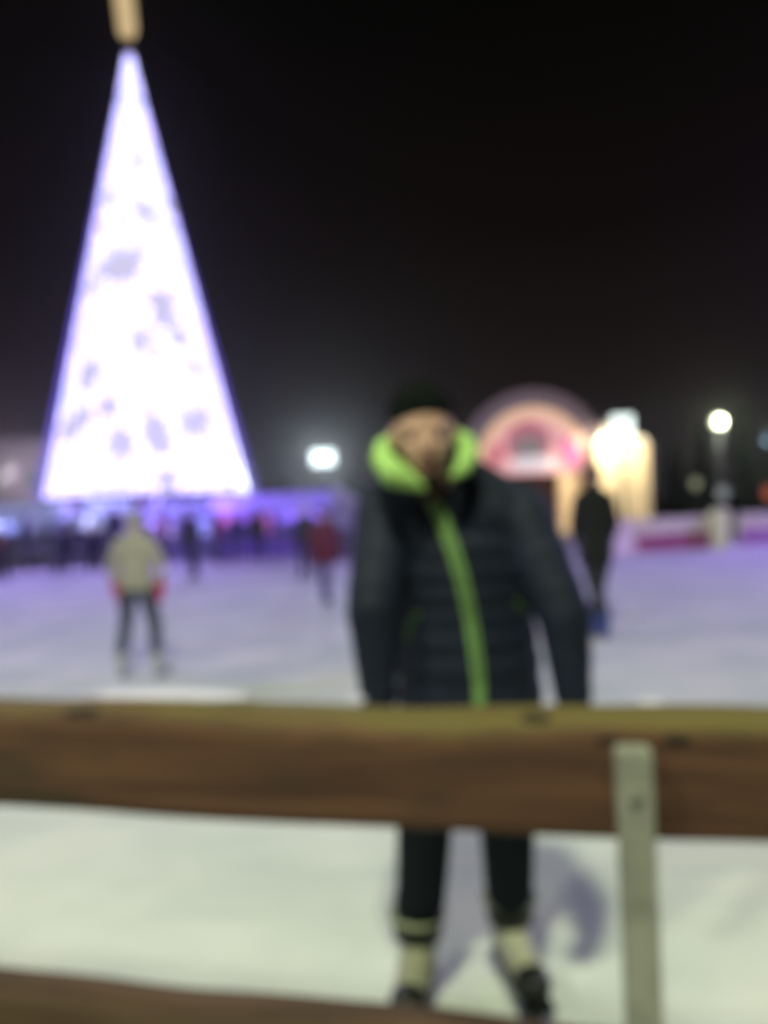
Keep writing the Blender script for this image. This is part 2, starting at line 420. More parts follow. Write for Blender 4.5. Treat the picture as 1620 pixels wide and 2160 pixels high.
def person(loc, rz, s, col, label, pose=None, hat='beanie', gloves=None, skates=True, boots=None, cat='person', group=None, voxel=.011, lenj=0.0):
    """generic figure, 1.75 m at s=1, facing -Y. col: dict jacket, trousers, hat, boot, trim (materials)"""
    J = dict(head=(0, -.02, 1.60), neck=(0, .015, 1.49), chest=(0, .02, 1.30), waist=(0, .01, 1.08), pelvis=(0, .01, .98),
             shL=(-.165, .02, 1.385), shR=(.165, .02, 1.385), elL=(-.235, .03, 1.13), elR=(.235, .03, 1.13), wrL=(-.245, -.06, .91), wrR=(.245, -.06, .91),
             hipL=(-.09, .01, .95), hipR=(.09, .01, .95), knL=(-.11, -.03, .56), knR=(.11, -.03, .56), anL=(-.12, .03, .175), anR=(.12, .03, .175),
             tdL=(-.15, -1, 0), tdR=(.15, -1, 0), fwd=(0, -1, 0), up=(0, 0, 1), gs=1.0, wide=1.0, pom=1)
    if pose: J.update(pose)
    J = {k: (Vector(v) * (s if k not in ('fwd', 'up', 'tdL', 'tdR') else 1) if isinstance(v, tuple) else v) for k, v in J.items()}
    bm = bmesh.new()
    L, B = head(bm, J['head'], s, J['fwd'], J['up'])
    chain(bm, [(J['head'] - Vector((0, 0, .06 * s)), .055 * s), (J['neck'], .052 * s), (J['chest'], .10 * s), (J['pelvis'], .105 * s)])
    chain(bm, [(J['shL'], .06 * s), (J['shR'], .06 * s)])
    for q in 'LR':
        chain(bm, [(J['sh' + q], .055 * s), (J['el' + q], .040 * s), (J['wr' + q], .026 * s)])
        dr = J['wr' + q] - J['el' + q]
        hand(bm, J['wr' + q], dr, (Vector((1, 0, 0)) if q == 'L' else Vector((-1, 0, 0))), 1 if q == 'L' else -1, .45, s)
        chain(bm, [(J['hip' + q], .08 * s), (J['kn' + q], .052 * s), (J['an' + q], .036 * s)])
        cap(bm, J['an' + q] - Vector((0, 0, .04 * s)), J['an' + q] - Vector((0, 0, .05 * s)) + J['td' + q].normalized() * .12 * s, .035 * s, .03 * s)
    root = link('person', fuse(bm, .008 * max(s, .7), 2), SKIN); root.location = loc; root.rotation_euler.z = rz
    tag(root, label, cat, group)
    face_parts(root, L, B, s)
    # jacket: quilted torso and sleeves
    bm = bmesh.new(); rs = []
    ch, wa, pe, ne = J['chest'], J['waist'], J['pelvis'], J['neck']
    hem = pe + (pe - wa).normalized() * (.06 + lenj) * s
    stops = [(ne, .075, .075), (ne.lerp(ch, .25), .135, .095), (ne.lerp(ch, .5), .178, .115), (ch, .185, .125), (wa, .165, .125), (pe, .18, .135), (hem, .185 + lenj * .15, .14 + lenj * .15)]
    for (a, rx, ry), (b, rx2, ry2) in zip(stops[:-1], stops[1:]):
        for k in range(6):
            t = k / 6; c = a.lerp(b, t); puff = 1 + .03 * math.sin(c.z * 80 / s)
            rs.append((c, Vector((1, 0, 0)) * (rx + (rx2 - rx) * t) * s * puff * J['wide'], Vector((0, 1, 0)) * (ry + (ry2 - ry) * t) * s * puff))
    rs.append((hem, Vector((stops[-1][1] * s * J['wide'], 0, 0)), Vector((0, stops[-1][2] * s, 0))))
    rings(bm, rs)
    for q in 'LR':
        chain(bm, [(J['sh' + q], .078 * s), (J['el' + q], .060 * s), (J['wr' + q], .045 * s)]); cap(bm, J['sh' + q], ne - Vector((0, 0, .02 * s)), .076 * s, .07 * s)
    cap(bm, ne - Vector((0, 0, .01 * s)), ne + (J['head'] - ne) * .35, .080 * s, .074 * s)
    jk = link('jacket', fuse(bm, voxel), col['jacket'], root)
    bm = bmesh.new(); cap(bm, pe, pe - Vector((0, 0, .02)), .15 * s, .14 * s, .8)
    for q in 'LR': chain(bm, [(J['hip' + q], .098 * s), (J['kn' + q], .072 * s), (J['an' + q] + Vector((0, 0, .06 * s)), .060 * s)])
    link('trousers', fuse(bm, voxel), col['trousers'], root)
    for q in 'LR':
        skate(root, J['an' + q], J['an' + q] + J['td' + q] * .2, s, col['boot'], col.get('trim', col['boot']), skates, None, .009)
        bm = bmesh.new(); dr = J['wr' + q] - J['el' + q]
        hand(bm, J['wr' + q], dr, (Vector((1, 0, 0)) if q == 'L' else Vector((-1, 0, 0))), 1 if q == 'L' else -1, .45, s * 1.03 * J['gs'], .004)
        cap(bm, J['wr' + q] - dr.normalized() * .02 * s, J['wr' + q] + dr.normalized() * .03 * s, .044 * s * J['gs'], .036 * s * J['gs'])
        link('glove', fuse(bm, .0065), gloves or col['jacket'], root)
    # hat
    bm = bmesh.new()
    if hat == 'beanie':
        ball(bm, L(0, -.018, .062), (.088 * s, .104 * s, .084 * s), B)
        ball(bm, L(0, -.016, .030), (.091 * s, .106 * s, .030 * s), B)
        link('beanie', fuse(bm, .009, 2), col['hat'], root)
        if J['pom']:
          bm = bmesh.new(); ball(bm, L(0, -.03, .155), (.028 * s, .028 * s, .026 * s)); obj('pompom', bm, col['hat'], root, smooth=True)
    elif hat == 'hood':
        ball(bm, L(0, -.040, .015), (.115 * s, .115 * s, .135 * s), B); cap(bm, L(0, -.03, -.07), J['neck'], .10 * s, .10 * s)
        link('hood', fuse(bm, .01, 2), col['hat'], root)
    else:
        ball(bm, L(0, -.028, .038), (.086 * s, .098 * s, .095 * s), B); ball(bm, L(0, -.06, -.03), (.075 * s, .055 * s, .10 * s), B)
        link('hair', fuse(bm, .008, 2), col['hat'], root)
    return root

def cloth(name, col, rough=.85, sheen=0, bump=(60, .3), noise=(6, .25)): return mat(name, col, rough, sheen=sheen, bump=bump, noise=noise)

# ---- the man at the rail
def build_man():
    org = Vector((.20, 2.15, 0))
    q = lambda px, py, Y: at(px, py, Y) - org
    NAVY = mat('navy_nylon', (.014, .020, .043), .62, spec=.22, bump=(35, .35), noise=(9, .3)); GREEN = cloth('lime_lining', (.42, .70, .20), .8, 0, (50, .3), (12, .12))
    JEAN = mat('dark_denim', (.011, .016, .021), .9, spec=.1, bump=(80, .3), noise=(8, .35)); BLACK = mat('black_knit', (.004, .006, .005), .95, spec=.1, bump=(90, .4))
    HD = q(892, 912, 2.03); NK = q(915, 1040, 2.13)
    fwd = Vector((0.03, -1, -.12)); up = Vector((-.05, 0, 1))
    shL, shR = q(814, 1078, 2.17), q(1096, 1080, 2.17)
    elL, elR = q(788, 1290, 2.05), q(1190, 1300, 2.05)
    wrL, wrR = q(800, 1500, 2.03), q(1212, 1500, 2.03)
    hL, hR = q(812, 1570, 2.00), q(1210, 1572, 2.00)
    hipL, hipR = q(930, 1475, 2.19), q(1062, 1470, 2.19)
    knL, knR = q(896, 1735, 2.10), q(1069, 1735, 2.12)
    anL, anR = q(883, 1998, 2.16), q(1077, 1962, 2.22)
    bm = bmesh.new()
    L, B = head(bm, HD, 1.03, fwd, up)
    chain(bm, [(HD - Vector((0, -.01, .05)), .056), (NK, .054), (q(945, 1150, 2.19), .11), (q(990, 1440, 2.2), .12)])
    chain(bm, [(shL, .06), (shR, .06)])
    for sh, el, wr, hd, sd in ((shL, elL, wrL, hL, 1), (shR, elR, wrR, hR, -1)):
        chain(bm, [(sh, .055), (el, .042), (wr, .027)])
        hand(bm, wr, hd - wr, (sd, -.25, 0), sd, .5, .95)
    for hp, kn, an, td in ((hipL, knL, anL, (-.25, -1, 0)), (hipR, knR, anR, (.17, -1, 0))):
        chain(bm, [(hp, .085), (kn, .052), (an, .036)]); cap(bm, an - Vector((0, 0, .05)), an - Vector((0, 0, .06)) + Vector(td).normalized() * .12, .036, .03)
    root = link('person', fuse(bm, .005, 2), SKIN); root.location = org
    tag(root, 'man in dark puffy jacket with lime green hood lining and zip, behind the rail', 'person')
    face_parts(root, L, B, 1.03, 1.9)
    bm = bmesh.new()      # short dark beard round the chin and jaw
    cap(bm, L(-.050, .030, -.075), L(0, .058, -.108), .016, .020); cap(bm, L(.050, .030, -.075), L(0, .058, -.108), .016, .020)
    cap(bm, L(0, .05, -.115), L(0, .03, -.15), .022, .03)
    link('beard', fuse(bm, .005, 2), cloth('brown_beard', (.05, .028, .016), .9), root)
    bm = bmesh.new(); cap(bm, q(905, 1000, 2.09), q(913, 1040, 2.05), .050, .034); link('scarf', fuse(bm, .005, 2), cloth('brown_scarf', (.045, .030, .014), .9, 0), root)
    bm = bmesh.new()      # knitted cap
    ball(bm, L(0, -.024, .056), (.088, .108, .080), B); ball(bm, L(0, -.030, .046), (.090, .108, .024), B); ball(bm, L(0, -.055, .01), (.080, .062, .07), B)
    link('beanie', fuse(bm, .006, 2), BLACK, root)
    # jacket
    bm = bmesh.new(); rs = []
    stops = [(q(912, 1030, 2.14), .080, .075), (q(930, 1052, 2.17), .135, .10), (q(950, 1100, 2.19), .198, .125), (q(962, 1180, 2.19), .198, .135),
             (q(978, 1290, 2.20), .196, .138), (q(988, 1400, 2.20), .203, .143), (q(994, 1530, 2.20), .206, .145)]
    for (a, rx, ry), (b, rx2, ry2) in zip(stops[:-1], stops[1:]):
        n_ = 10
        for k in range(n_):
            t = k / n_; c = a.lerp(b, t); puff = .0075 * abs(math.sin(c.z * 42 + .9 * math.sin(c.z * 11))) ** .8
            rs.append((c, Vector((rx + (rx2 - rx) * t + puff, 0, 0)), Vector((0, ry + (ry2 - ry) * t + puff, 0))))
    rs.append((stops[-1][0], Vector((stops[-1][1], 0, 0)), Vector((0, stops[-1][2], 0)))); rings(bm, rs)
    for sh, el, wr in ((shL, elL, wrL), (shR, elR, wrR)):
        N = 9
        for a, b, r0, r1 in ((sh, el, .086, .074), (el, wr, .072, .045)):
            for k in range(N):
                t0, t1 = k / N, (k + 1) / N; pf = .002 * (k % 3 == 1)
                cap(bm, a.lerp(b, t0), a.lerp(b, t1), r0 + (r1 - r0) * t0 + pf, r0 + (r1 - r0) * t1)
    cap(bm, shL + Vector((.02, 0, 0)), q(850, 1030, 2.17), .080, .070); cap(bm, shR - Vector((.02, 0, 0)), q(985, 1012, 2.17), .083, .068); cap(bm, shR - Vector((.03, 0, .03)), q(960, 1060, 2.17), .09, .09)
    jme = fuse(bm, .0065, 2)
    jk = link('jacket', jme, NAVY, root)
    bv = BVHTree.FromPolygons([v.co for v in jme.vertices], [p.vertices for p in jme.polygons])
    def onto(px, py, off=.003):
        o_ = Vector((0, 0, CAM_H)) - org; d = (at(px, py, 2.0) - Vector((0, 0, CAM_H))).normalized()
        h = bv.ray_cast(o_, d)
        return (h[0] - d * off) if h[0] else q(px, py, 2.02)
    def strip(name, pix, w, m, th=.006, parent=None):
        P = [onto(*p) for p in pix]
        # resample
        Q = []
        for a, b in zip(pix[:-1], pix[1:]):
            for k in range(5):
                t = k / 5; Q.append(onto(a[0] + (b[0] - a[0]) * t, a[1] + (b[1] - a[1]) * t))
        Q.append(P[-1])
        for _ in range(2): Q = [Q[0]] + [(Q[i - 1] + Q[i] * 2 + Q[i + 1]) / 4 for i in range(1, len(Q) - 1)] + [Q[-1]]
        bm = bmesh.new(); rs = []
        for i, p in enumerate(Q):
            a = (Q[min(i + 1, len(Q) - 1)] - Q[max(i - 1, 0)]).normalized(); v = Vector((0, -1, 0)); u = a.cross(v).normalized(); v = u.cross(a).normalized()
            ww = w[0] + (w[1] - w[0]) * i / len(Q) if isinstance(w, tuple) else w
            rs.append((p, u * ww, v * th))
        rings(bm, rs); return obj(name, bm, m, parent or jk, smooth=True)
    ZG = cloth('lime_zip', (.24, .44, .14), .8, 0, (60, .3), (10, .35))
    z = strip('zip_strip', [(908, 1040), (930, 1090), (947, 1135), (962, 1180), (978, 1235), (992, 1300), (1003, 1370), (1011, 1440), (1014, 1520)], (.020, .0155), ZG, .009)
    strip('zip_teeth', [(947, 1135), (962, 1180), (978, 1235), (992, 1300), (1003, 1370), (1011, 1440)], .004, NAVY, .012, z)
    PG = cloth('moss_trim', (.06, .14, .04), .8, 0)
    strip('pocket_trim', [(882, 1292), (868, 1320), (858, 1350)], .006, PG)
    strip('pocket_trim', [(1088, 1268), (1108, 1290)], .006, PG)
    # hood lying open round the neck
    path = [(893, 1030, 1.985, .010), (866, 1014, 1.985, .024), (832, 1000, 1.99, .036), (806, 970, 2.03, .030), (806, 938, 2.12, .020), (835, 932, 2.23, .026), (893, 925, 2.29, .03), (948, 920, 2.22, .026),
            (984, 930, 2.11, .024), (988, 956, 2.04, .029), (978, 984, 2.00, .023), (957, 1004, 1.99, .012)]
    bm = bmesh.new()
    P = [(q(a, b, c), r) for a, b, c, r in path]; chain(bm, P)
    link('hood_lining', fuse(bm, .006, 4), GREEN, jk)
    bm = bmesh.new()
    chain(bm, [(q(a, b + 14, c + .035), r + .001) for a, b, c, r in path[1:-1]]); ball(bm, q(893, 985, 2.33), (.11, .05, .10))
    link('hood', fuse(bm, .007, 4), NAVY, jk)
    # jeans
    bm = bmesh.new(); cap(bm, q(990, 1470, 2.2), q(996, 1520, 2.2), .150, .145, .85)
    for hp, kn, an in ((hipL, knL, anL), (hipR, knR, anR)):
        chain(bm, [(hp, .10), (kn, .077), (kn.lerp(an, .6), .069), (an + Vector((0, 0, .135)), .064)])
    link('jeans', fuse(bm, .007), JEAN, root)
    CREAM = cloth('cream_leather', (.40, .40, .29), .5, 0, (30, .3), (20, .2)); TR = cloth('black_plastic', (.008, .011, .008), .4, 0)
    ST = cloth('pale_stripe', (.33, .36, .24), .7, .1)
    skate(root, anL, anL + Vector((-.22, -1, 0)), 1.12, CREAM, TR, True, ST)
    skate(root, anR, anR + Vector((.17, -1, 0)), 1.12, CREAM, TR, True, ST)
    for wr, hd, sd in ((wrL, hL, 1), (wrR, hR, -1)):
        bm = bmesh.new(); dr = (hd - wr).normalized()
        hand(bm, wr, dr, (sd, -.25, 0), sd, .5, .98, .0035); cap(bm, wr - dr * .01, wr + dr * .03, .040, .034)
        link('glove', fuse(bm, .0045), BLACK, root)
build_man()

# ---- the others
c_ = cloth
WHITE_B = c_('pale_boot', (.62, .66, .60), .5, 0); DARK_B = c_('dark_boot', (.02, .02, .03), .5, 0)
def g(px, py): 
    v = ground(px, py); return (v.x, v.y, 0)
person(g(299, 1428), R(180 - 8), .83, dict(jacket=c_('beige_down', (.50, .46, .41)), trousers=c_('slate_denim', (.085, .10, .15)), hat=c_('sage_knit', (.32, .36, .27)), boot=WHITE_B, trim=WHITE_B),
       'skater in beige down jacket, red gloves and pale skates, seen from behind',
       dict(gs=1.3, pom=0, elL=(-.27, .0, 1.17), elR=(.27, .0, 1.17), wrL=(-.245, -.02, .95), wrR=(.245, -.02, .95), knL=(-.16, -.03, .56), knR=(.16, -.03, .56), anL=(-.20, .03, .175), anR=(.20, .03, .175),),
       gloves=c_('red_glove', (.65, .02, .08)))
person(g(405, 1222), R(-25), .86, dict(jacket=c_('plum_coat', (.035, .025, .06)), trousers=c_('ink_trouser', (.03, .035, .07)), hat=c_('plum_hat', (.05, .03, .10)), boot=DARK_B),
       'skater in dark plum coat gliding behind the beige jacketed skater',
       dict(head=(-.10, -.02, 1.60), neck=(-.08, .01, 1.49), chest=(-.05, .02, 1.3), knL=(-.02, -.05, .56), knR=(.12, -.02, .56), anL=(-.02, .1, .175), anR=(.14, .03, .175)))
person(g(545, 1186), R(10), .84, dict(jacket=c_('black_coat', (.010, .012, .014)), trousers=c_('navy_trouser', (.02, .02, .09)), hat=c_('black_hat', (.01, .012, .012)), boot=DARK_B),
       'child in black coat standing in front of the violet stall', None, hat='hood', lenj=.12)
person(g(690, 1274), R(18), .80, dict(jacket=c_('crimson_coat', (.16, .018, .06)), trousers=c_('mauve_trouser', (.18, .15, .30)), hat=c_('wine_hat', (.10, .03, .06)), boot=c_('blue_boot', (.12, .14, .30), .5, 0)),
       'skater in crimson coat and grey blue skates just left of the man', dict(head=(-.03, -.04, 1.60), knL=(-.07, -.08, .58), knR=(.02, .0, .56), anL=(-.06, .0, .175), anR=(.03, .10, .175)), lenj=.20)
person(g(648, 1222), R(-12), .84, dict(jacket=c_('charcoal_coat', (.03, .03, .05)), trousers=c_('charcoal_trouser', (.03, .03, .06)), hat=c_('fawn_hat', (.62, .56, .52)), boot=DARK_B),
       'person in charcoal coat and fawn hood behind the crimson coated skater', None, hat='hood', lenj=.05)
person(g(1263, 1346), R(172), .98, dict(jacket=c_('jet_coat', (.006, .008, .007)), trousers=c_('smoke_trouser', (.035, .04, .05)), hat=c_('jet_hat', (.006, .008, .007)), boot=c_('cobalt_boot', (.05, .08, .32), .5, 0)),
       'person in long black coat and blue skates right of the man, before the bright tent',
       dict(wide=.85, pom=0, shL=(-.13, .02, 1.385), shR=(.13, .02, 1.385), elL=(-.19, .0, 1.14), elR=(.19, .0, 1.14), wrL=(-.15, -.10, .96), wrR=(.15, -.10, .96), knL=(-.03, -.03, .56), knR=(.03, .0, .56), anL=(.02, -.03, .175), anR=(-.05, .1, .175)), lenj=.16)
# seated / standing onlookers at the far left
SEAT = dict(head=(0, -.06, 1.17), neck=(0, -.03, 1.04), chest=(0, 0, .86), waist=(0, .02, .63), pelvis=(0, .03, .53), shL=(-.185, 0, .97), shR=(.185, 0, .97), elL=(-.24, -.05, .72), elR=(.24, -.05, .72),
            wrL=(-.13, -.26, .64), wrR=(.13, -.26, .64), hipL=(-.09, .0, .52), hipR=(.09, .0, .52), knL=(-.11, -.40, .54), knR=(.11, -.40, .54), anL=(-.12, -.38, .175), anR=(.12, -.38, .175))
bench = empty('bench', (*g(178, 1208)[:2], 0), R(14))
tag(bench, 'low dark bench at the left edge of the ice under two seated people', 'bench')
BW = mat('bench_wood', (.06, .045, .04), .7, noise=(8, .4), nscale=(1, 8, 8))
for k in range(3):
    bm = bmesh.new(); box(bm, (0, -.12 + .12 * k, .44), (1.7, .10, .035), bev=.006); obj('seat_plank', bm, BW, bench)
for sx_ in (-.72, .72):
    bm = bmesh.new(); box(bm, (sx_, 0, .21), (.06, .34, .42), bev=.005); obj('leg', bm, STEEL, bench)
bx, by, _ = g(178, 1208)
person((bx - .42, by - .02, 0), R(10), .95, dict(jacket=c_('navy_parka', (.014, .016, .06)), trousers=c_('navy_jean', (.012, .014, .05)), hat=c_('navy_knit', (.03, .03, .09)), boot=DARK_B),
       'person in navy parka seated at the left end of the bench', SEAT)
person((bx + .30, by + .02, 0), R(18), .93, dict(jacket=c_('indigo_parka', (.02, .018, .07)), trousers=c_('indigo_jean', (.012, .012, .04)), hat=c_('tan_knit', (.24, .20, .15)), boot=DARK_B),
       'person in tan hat seated at the right end of the bench', SEAT)
person(g(2, 1228), R(30), .84, dict(jacket=c_('maroon_coat', (.07, .012, .03)), trousers=c_('plum_trouser', (.03, .02, .04)), hat=c_('ivory_knit', (.50, .52, .36)), boot=DARK_B),
       'person in maroon coat and ivory hat bending at the left edge of the photo',
       dict(head=(0, -.42, 1.30), neck=(0, -.30, 1.22), chest=(0, -.16, 1.12), waist=(0, -.02, 1.02), shL=(-.18, -.26, 1.17), shR=(.18, -.26, 1.17), elL=(-.2, -.36, .92), elR=(.2, -.36, .92), wrL=(-.13, -.46, .72), wrR=(.13, -.46, .72), fwd=(0, -.9, -.4)))
crowd = [(60, 1200, .9, (.05, .06, .11), (.10, .12, .2), 'visitor in slate coat in front of the blue stand, left of the bench'),
         (245, 1194, .98, (.02, .02, .05), (.03, .03, .05), 'visitor in black navy coat just left of the beige jacketed skater'),
         (348, 1186, .88, (.26, .09, .20), (.22, .16, .3), 'visitor in dusty pink coat below the middle of the light tree'),
         (462, 1188, .82, (.14, .025, .09), (.28, .10, .22), 'visitor in magenta coat between the plum coated skater and the child'),
         (500, 1186, .80, (.022, .018, .10), (.26, .06, .16), 'visitor in deep blue coat and pink hat beside the black coated child'),
         (728, 1176, .95, (.24, .22, .30), (.35, .33, .38), 'visitor in pale grey coat partly hidden by the man, at the stall corner')]
for i, (px, py, s_, jc, hc, lb) in enumerate(crowd):
    r1, r2, r3 = random.uniform(-.04, .04), random.uniform(-.08, .08), random.random()
    ps = dict(head=(r1 * 1.8, -.03, 1.60), neck=(r1 * 1.3, .015, 1.49), chest=(r1, .02, 1.30), fwd=(r2 * 5, -1, -.15 * r3), anL=(-.12 - r3 * .06, .05, .175), anR=(.12, .03 - r3 * .1, .175), knR=(.12, -.05, .56))
    if i % 3 == 1: ps.update(elL=(-.26, .08, 1.14), wrL=(-.10, -.17, 1.16), elR=(.25, .06, 1.14), wrR=(.16, -.12, .98))
    if i % 3 == 2: ps.update(elR=(.27, .05, 1.15), wrR=(.10, -.22, 1.28))
    person(g(px, py), R(random.uniform(-60, 60) + (180 if i % 3 == 0 else 0)), s_, dict(jacket=c_(f'coat_cloth_{i}', tuple(v * 1.6 for v in jc)), trousers=c_('dusk_trouser', (.08, .08, .13)), hat=c_(f'hat_cloth_{i}', hc), boot=DARK_B),
           lb, ps, hat='beanie' if i % 2 else 'hood', skates=False, group='visitors standing along the far edge of the rink', voxel=.014, lenj=.1)

# small snow heap on the ice
bm = bmesh.new(); rnd = random.Random(5)
for k in range(14): ball(bm, (rnd.uniform(-.13, .13), rnd.uniform(-.08, .08), .012), (rnd.uniform(.04, .09), rnd.uniform(.03, .07), rnd.uniform(.012, .03)))
o = link('snow_heap', fuse(bm, .01, 2), SNOW); o.location = g(1318, 1296); tag(o, 'small heap of scraped snow right of the person in long black coat', 'snow')

# ------------------------------------------------------------------ light tree
TY = 25.0
pb = at(316, 1047, TY); pt_ = at(272, 96, TY)
SC = TY / F_PX
tree = empty('light_tree', (pb.x, TY, 0)); tag(tree, 'tall cone shaped Christmas tree of white and violet lights glowing over the rink', 'light tree')
zb, zt, rb = pb.z, pt_.z, 206 * SC
dx = 0
bm = bmesh.new()
bmesh.ops.create_cone(bm, cap_ends=False, segments=96, radius1=rb, radius2=.05, depth=zt - zb, matrix=Matrix.Translation((dx, 0, (zb + zt) / 2)))
bmesh.ops.subdivide_edges(bm, edges=[e for e in bm.edges if abs(e.verts[0].co.z - e.verts[1].co.z) > 1], cuts=20)
link_o = obj('light_net', bm, led_material(), tree, smooth=True)
FR = mat('painted_steel_frame', (.10, .10, .14), .5, .3)
bm = bmesh.new()
tube(bm, [(math.cos(t) * rb, math.sin(t) * rb, zb - .05) for t in [2 * math.pi * k / 48 for k in range(49)]], .07)
obj('base_ring', bm, FR, tree, smooth=True)
for k in range(8):
    a = 2 * math.pi * (k + .5) / 8; bm = bmesh.new()
    tube(bm, [(math.cos(a) * rb * .92, math.sin(a) * rb * .92, -.05), (math.cos(a) * rb * .95, math.sin(a) * rb * .95, zb)], .09); obj('leg', bm, FR, tree, smooth=True)
bm = bmesh.new(); tube(bm, [(0, 0, -.05), (0, 0, zt + .2)], .12); obj('mast', bm, FR, tree, smooth=True)
# glowing indigo tubes added outside the white net to imitate a violet halo
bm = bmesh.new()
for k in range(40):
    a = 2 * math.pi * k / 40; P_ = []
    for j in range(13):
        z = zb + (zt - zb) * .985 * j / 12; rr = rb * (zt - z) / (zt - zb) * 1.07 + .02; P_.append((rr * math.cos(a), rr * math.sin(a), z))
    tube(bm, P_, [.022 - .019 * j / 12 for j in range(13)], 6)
obj('halo_tube', bm, mat('indigo_halo', (.1, .08, .3), .5, 0, (.09, .045, .50), .75), tree)
# ornaments: frosted snowflake plates hung on the net
ORN = mat('frosted_ornament', (.28, .25, .42), .6, 0, (.68, .65, .84), .9)
spots = [(265, 566, 34), (233, 575, 17), (335, 640, 25), (342, 672, 22), (372, 716, 18), (300, 735, 14), (214, 792, 22), (185, 905, 25), (205, 885, 20), (240, 862, 20), (325, 912, 24), (338, 940, 21),
         (262, 938, 24), (400, 895, 25), (418, 878, 17), (290, 345, 12), (243, 425, 15), (304, 452, 17), (350, 1012, 21), (215, 612, 15), (320, 890, 15), (405, 780, 13)]
rs_ = random.Random(11)
for k in range(34):
    t = rs_.uniform(.25, .97) ** .8; spots.append((272 + 44 * t + rs_.uniform(-.8, .8) * 205 * t, 100 + 945 * t, rs_.uniform(6, 11)))
for i, (px, py, r) in enumerate(spots):
    p = at(px, py, TY - 1.0); z = p.z; rr = rb * (zt - z) / (zt - zb)
    # point on the cone's front
    Yg = TY - math.sqrt(max(0, rr ** 2 - (p.x - pb.x) ** 2)); p = at(px, py, Yg)
    a = math.atan2(p.y - TY, p.x - pb.x); rr = rb * (zt - p.z) / (zt - zb) * 1.0 + rb * (zt - p.z) / (zt - zb) * .07 + .08 + .012 * (i % 9)
    bm = bmesh.new(); R_ = r * SC * 1.35
    pts = []
    for k in range(24):
        q_ = R_ * (1.0 if k % 4 == 0 else (.62 if k % 2 == 0 else .82)); t = 2 * math.pi * k / 24; pts.append((q_ * math.cos(t), q_ * math.sin(t)))
    slab(bm, pts, -.03, .03)
    o = obj('snowflake', bm, ORN, tree); o.location = (rr * math.cos(a), rr * math.sin(a), p.z); o.rotation_euler = (R(-13), 0, a + math.pi / 2)
# golden topper: one long ray of a star leans over the tip
bm = bmesh.new()
T0 = at(274, 104, TY) - Vector((pb.x, TY, 0))
ax = (at(264, -40, TY) - at(276, 60, TY)).normalized()
sd_ = Vector((ax.z, 0, -ax.x))
for k in range(5):
    t = 2 * math.pi * k / 5
    d_ = ax * -math.cos(t) + sd_ * math.sin(t); ctr = T0 + ax * 3.8
    L_ = 3.8 if k == 0 else 2.0
    w_ = sd_ * math.cos(t) + ax * math.sin(t)
    tip = bm.verts.new(ctr + d_ * L_ * .985)
    q_ = [ctr + d_ * L_ * .85 + w_ * .30, ctr + d_ * L_ * .85 + Vector((0, -.3, 0)), ctr + d_ * L_ * .85 - w_ * .30, ctr + d_ * L_ * .85 + Vector((0, .3, 0))] 
    q2_ = [ctr + w_ * .34, ctr + Vector((0, -.4, 0)), ctr - w_ * .34, ctr + Vector((0, .4, 0))]
    v1 = [bm.verts.new(p) for p in q_]; v2 = [bm.verts.new(p) for p in q2_]
    for j in range(4):
        bm.faces.new((tip, v1[j], v1[(j + 1) % 4])); bm.faces.new((v1[j], v2[j], v2[(j + 1) % 4], v1[(j + 1) % 4]))
    bm.faces.new(v2)
obj('star', bm, mat('lit_gold', (.5, .36, .16), .4, 0, (.62, .46, .24), 1.0), tree)
# violet wash lights hung under the ring of the tree
PAR = mat('par_lens', (.1, .05, .3), .3, 0, (.45, .25, 1), 1.5); CAN = mat('black_housing', (.012, .012, .014), .5)
for i, px in enumerate((150, 300, 450)):
    p = at(px, 1070, TY - rb * .8)
    c = p - Vector((pb.x, TY, 0)); bm = bmesh.new(); tube(bm, [c, c + Vector((0, .35, .12))], .14); o = obj('wash_light', bm, CAN, tree, smooth=True)
    bm = bmesh.new(); tube(bm, [c + Vector((0, -.02, 0)), c + Vector((0, .0, 0))], .11); obj('lens', bm, PAR, o)
    lamp('wash_beam', 'SPOT', p + Vector((0, -.15, .6)), (1100, 1100, 300)[i], (.46, .32, 1.0), (p.x * .5 + (i - 1) * 9 + 3, 9, 0), .3, 140)

